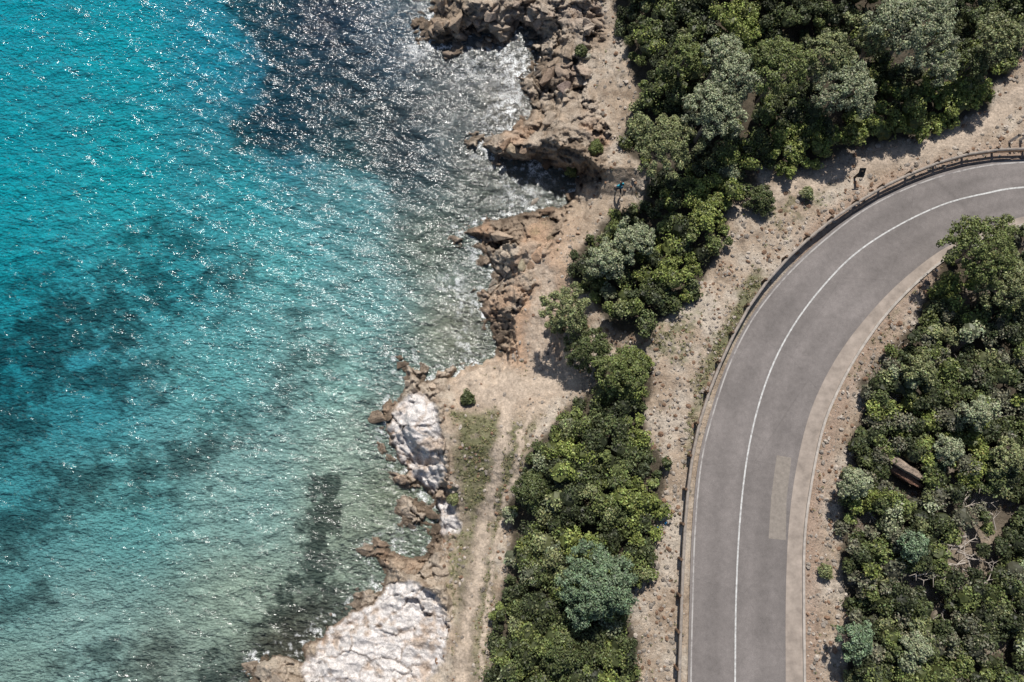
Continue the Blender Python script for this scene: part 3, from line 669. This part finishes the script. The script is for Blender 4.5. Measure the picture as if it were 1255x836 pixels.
# ---------------------------------------------------------------- person
zf=float(hat(np.array([757.]),np.array([236.]))[0])
ps=empty('person',tuple(W(757,236,zf)));ps.rotation_euler=(0,0,math.radians(25))
def mat1(n,c,r=.8): return simple(n,c,.08,20,.004,r)
Msk=mat1('skin',(.45,.27,.19),.5);Msh=mat1('teal_shirt',(.04,.32,.42));Mtr=mat1('dark_trousers',(.03,.035,.05));Mha=mat1('hair',(.03,.02,.015),.6);Mso=mat1('shoes',(.4,.4,.4));Mbp=mat1('backpack_fabric',(.03,.12,.2))
def skin(name,verts,edges,rads,mat,root=0,sub=2):
    me=bpy.data.meshes.new(name);me.from_pydata(verts,edges,[]);me.update();o=bpy.data.objects.new(name,me);scene.collection.objects.link(o)
    m=o.modifiers.new('s','SKIN');m.use_smooth_shade=True
    for i,r in enumerate(rads):
        d=me.skin_vertices[0].data[i];d.radius=(r,r) if not isinstance(r,tuple) else r;d.use_root=(i==root)
    s=o.modifiers.new('u','SUBSURF');s.levels=sub;s.render_levels=sub
    me.materials.append(mat);o.parent=ps;return o
skin('trousers',[(0,0,.95),(0,0,1.04),(-.1,0,.88),(-.11,.13,.5),(-.11,.10,.12),(.1,0,.88),(.11,-.02,.5),(.11,-.22,.14)],[(0,1),(0,2),(2,3),(3,4),(0,5),(5,6),(6,7)],[(.17,.12),(.16,.11),.1,.07,.055,.1,.07,.055],Mtr)
skin('shirt',[(0,0,1.04),(0,.01,1.2),(0,.02,1.38),(0,.01,1.46),(-.19,.01,1.4),(-.25,.05,1.18),(.19,.01,1.4),(.26,-.05,1.18)],[(0,1),(1,2),(2,3),(2,4),(4,5),(2,6),(6,7)],[(.155,.11),(.15,.105),(.17,.11),(.07,.07),.065,.052,.065,.052],Msh)
skin('neck',[(0,.01,1.42),(0,.03,1.56)],[(0,1)],[.055,.05],Msk,sub=1)
skin('head',[(0,.04,1.55),(0,.045,1.63),(0,.03,1.70)],[(0,1),(1,2)],[(.055,.06),(.075,.09),(.07,.085)],Msk)
skin('nose',[(0,.12,1.645),(0,.145,1.615)],[(0,1)],[.009,.014],Msk,sub=1)
skin('ears',[(-.082,.03,1.63),(-.084,.025,1.65)],[(0,1)],[.014,.017],Msk,sub=1);skin('ears',[(.082,.03,1.63),(.084,.025,1.65)],[(0,1)],[.014,.017],Msk,sub=1)
skin('eyes',[(-.03,.118,1.655),(-.028,.12,1.655)],[(0,1)],[.009,.009],Mha,sub=1);skin('eyes',[(.03,.118,1.655),(.028,.12,1.655)],[(0,1)],[.009,.009],Mha,sub=1)
skin('mouth',[(-.02,.122,1.585),(.02,.122,1.585)],[(0,1)],[.006,.006],mat1('lips',(.35,.12,.1)),sub=1)
skin('hair',[(0,.0,1.64),(0,.0,1.71),(0,.03,1.745)],[(0,1),(1,2)],[(.08,.08),(.088,.095),(.07,.08)],Mha)
for sg,y0,y1 in((-1,.05,.17),(1,-.05,-.02)):
    x0=.25*sg;skin('forearm',[(x0,y0,1.2),(x0*1.04,y0+.10,.98)],[(0,1)],[.043,.03],Msk)
    hx,hy,hz=x0*1.05,y0+.11,.95
    skin('palm',[(hx,hy,hz+.02),(hx,hy+.02,hz-.05)],[(0,1)],[(.03,.018),(.038,.016)],Msk,sub=1)
    for k,(oy,ln) in enumerate(((-.02,.05),(0,.062),(.02,.068),(.04,.06))):
        skin('finger',[(hx,hy+oy,hz-.05),(hx-.008*sg,hy+oy+.005,hz-.05-ln*.6),(hx-.028*sg,hy+oy+.01,hz-.05-ln)],[(0,1),(1,2)],[.009,.008,.007],Msk,sub=1)
    skin('thumb',[(hx,hy+.03,hz-.01),(hx-.02*sg,hy+.06,hz-.045),(hx-.02*sg,hy+.065,hz-.07)],[(0,1),(1,2)],[.011,.01,.008],Msk,sub=1)
skin('shoe',[(-.11,.06,.05),(-.11,.2,.04)],[(0,1)],[(.048,.045),(.045,.035)],Mso,sub=1)
skin('shoe',[(.11,-.26,.08),(.11,-.13,.04)],[(0,1)],[(.048,.045),(.045,.035)],Mso,sub=1)
skin('backpack',[(0,-.17,1.12),(0,-.17,1.4)],[(0,1)],[(.14,.08),(.12,.07)],Mbp)
# ---------------------------------------------------------------- light, sky, camera
SEL=math.radians(51);AZ=math.radians(5)
wd=bpy.data.worlds.new('World');scene.world=wd;wd.use_nodes=True;nt=wd.node_tree
bg=nt.nodes['Background'];sk=nt.nodes.new('ShaderNodeTexSky');sk.sky_type='NISHITA';sk.sun_disc=False;sk.sun_elevation=SEL;sk.sun_rotation=AZ
nt.links.new(sk.outputs[0],bg.inputs[0]);bg.inputs[1].default_value=.075
sl=bpy.data.lights.new('sun','SUN');sl.energy=4.95;sl.angle=math.radians(.5);sl.color=(1,.955,.89)
so_=bpy.data.objects.new('sun',sl);scene.collection.objects.link(so_)
dirv=Vector((math.sin(AZ)*math.cos(SEL),math.cos(AZ)*math.cos(SEL),math.sin(SEL)))
so_.rotation_euler=dirv.to_track_quat('Z','Y').to_euler();so_.location=(0,0,80)
cam=bpy.data.cameras.new('camera');cam.lens=LENS;cam.sensor_width=36;cam.clip_end=8000;cam.clip_start=.5
co=bpy.data.objects.new('camera',cam);scene.collection.objects.link(co);co.location=(0,0,H);co.rotation_euler=(T,0,0);scene.camera=co
scene.view_settings.view_transform='Standard';scene.view_settings.look='None';scene.view_settings.exposure=0
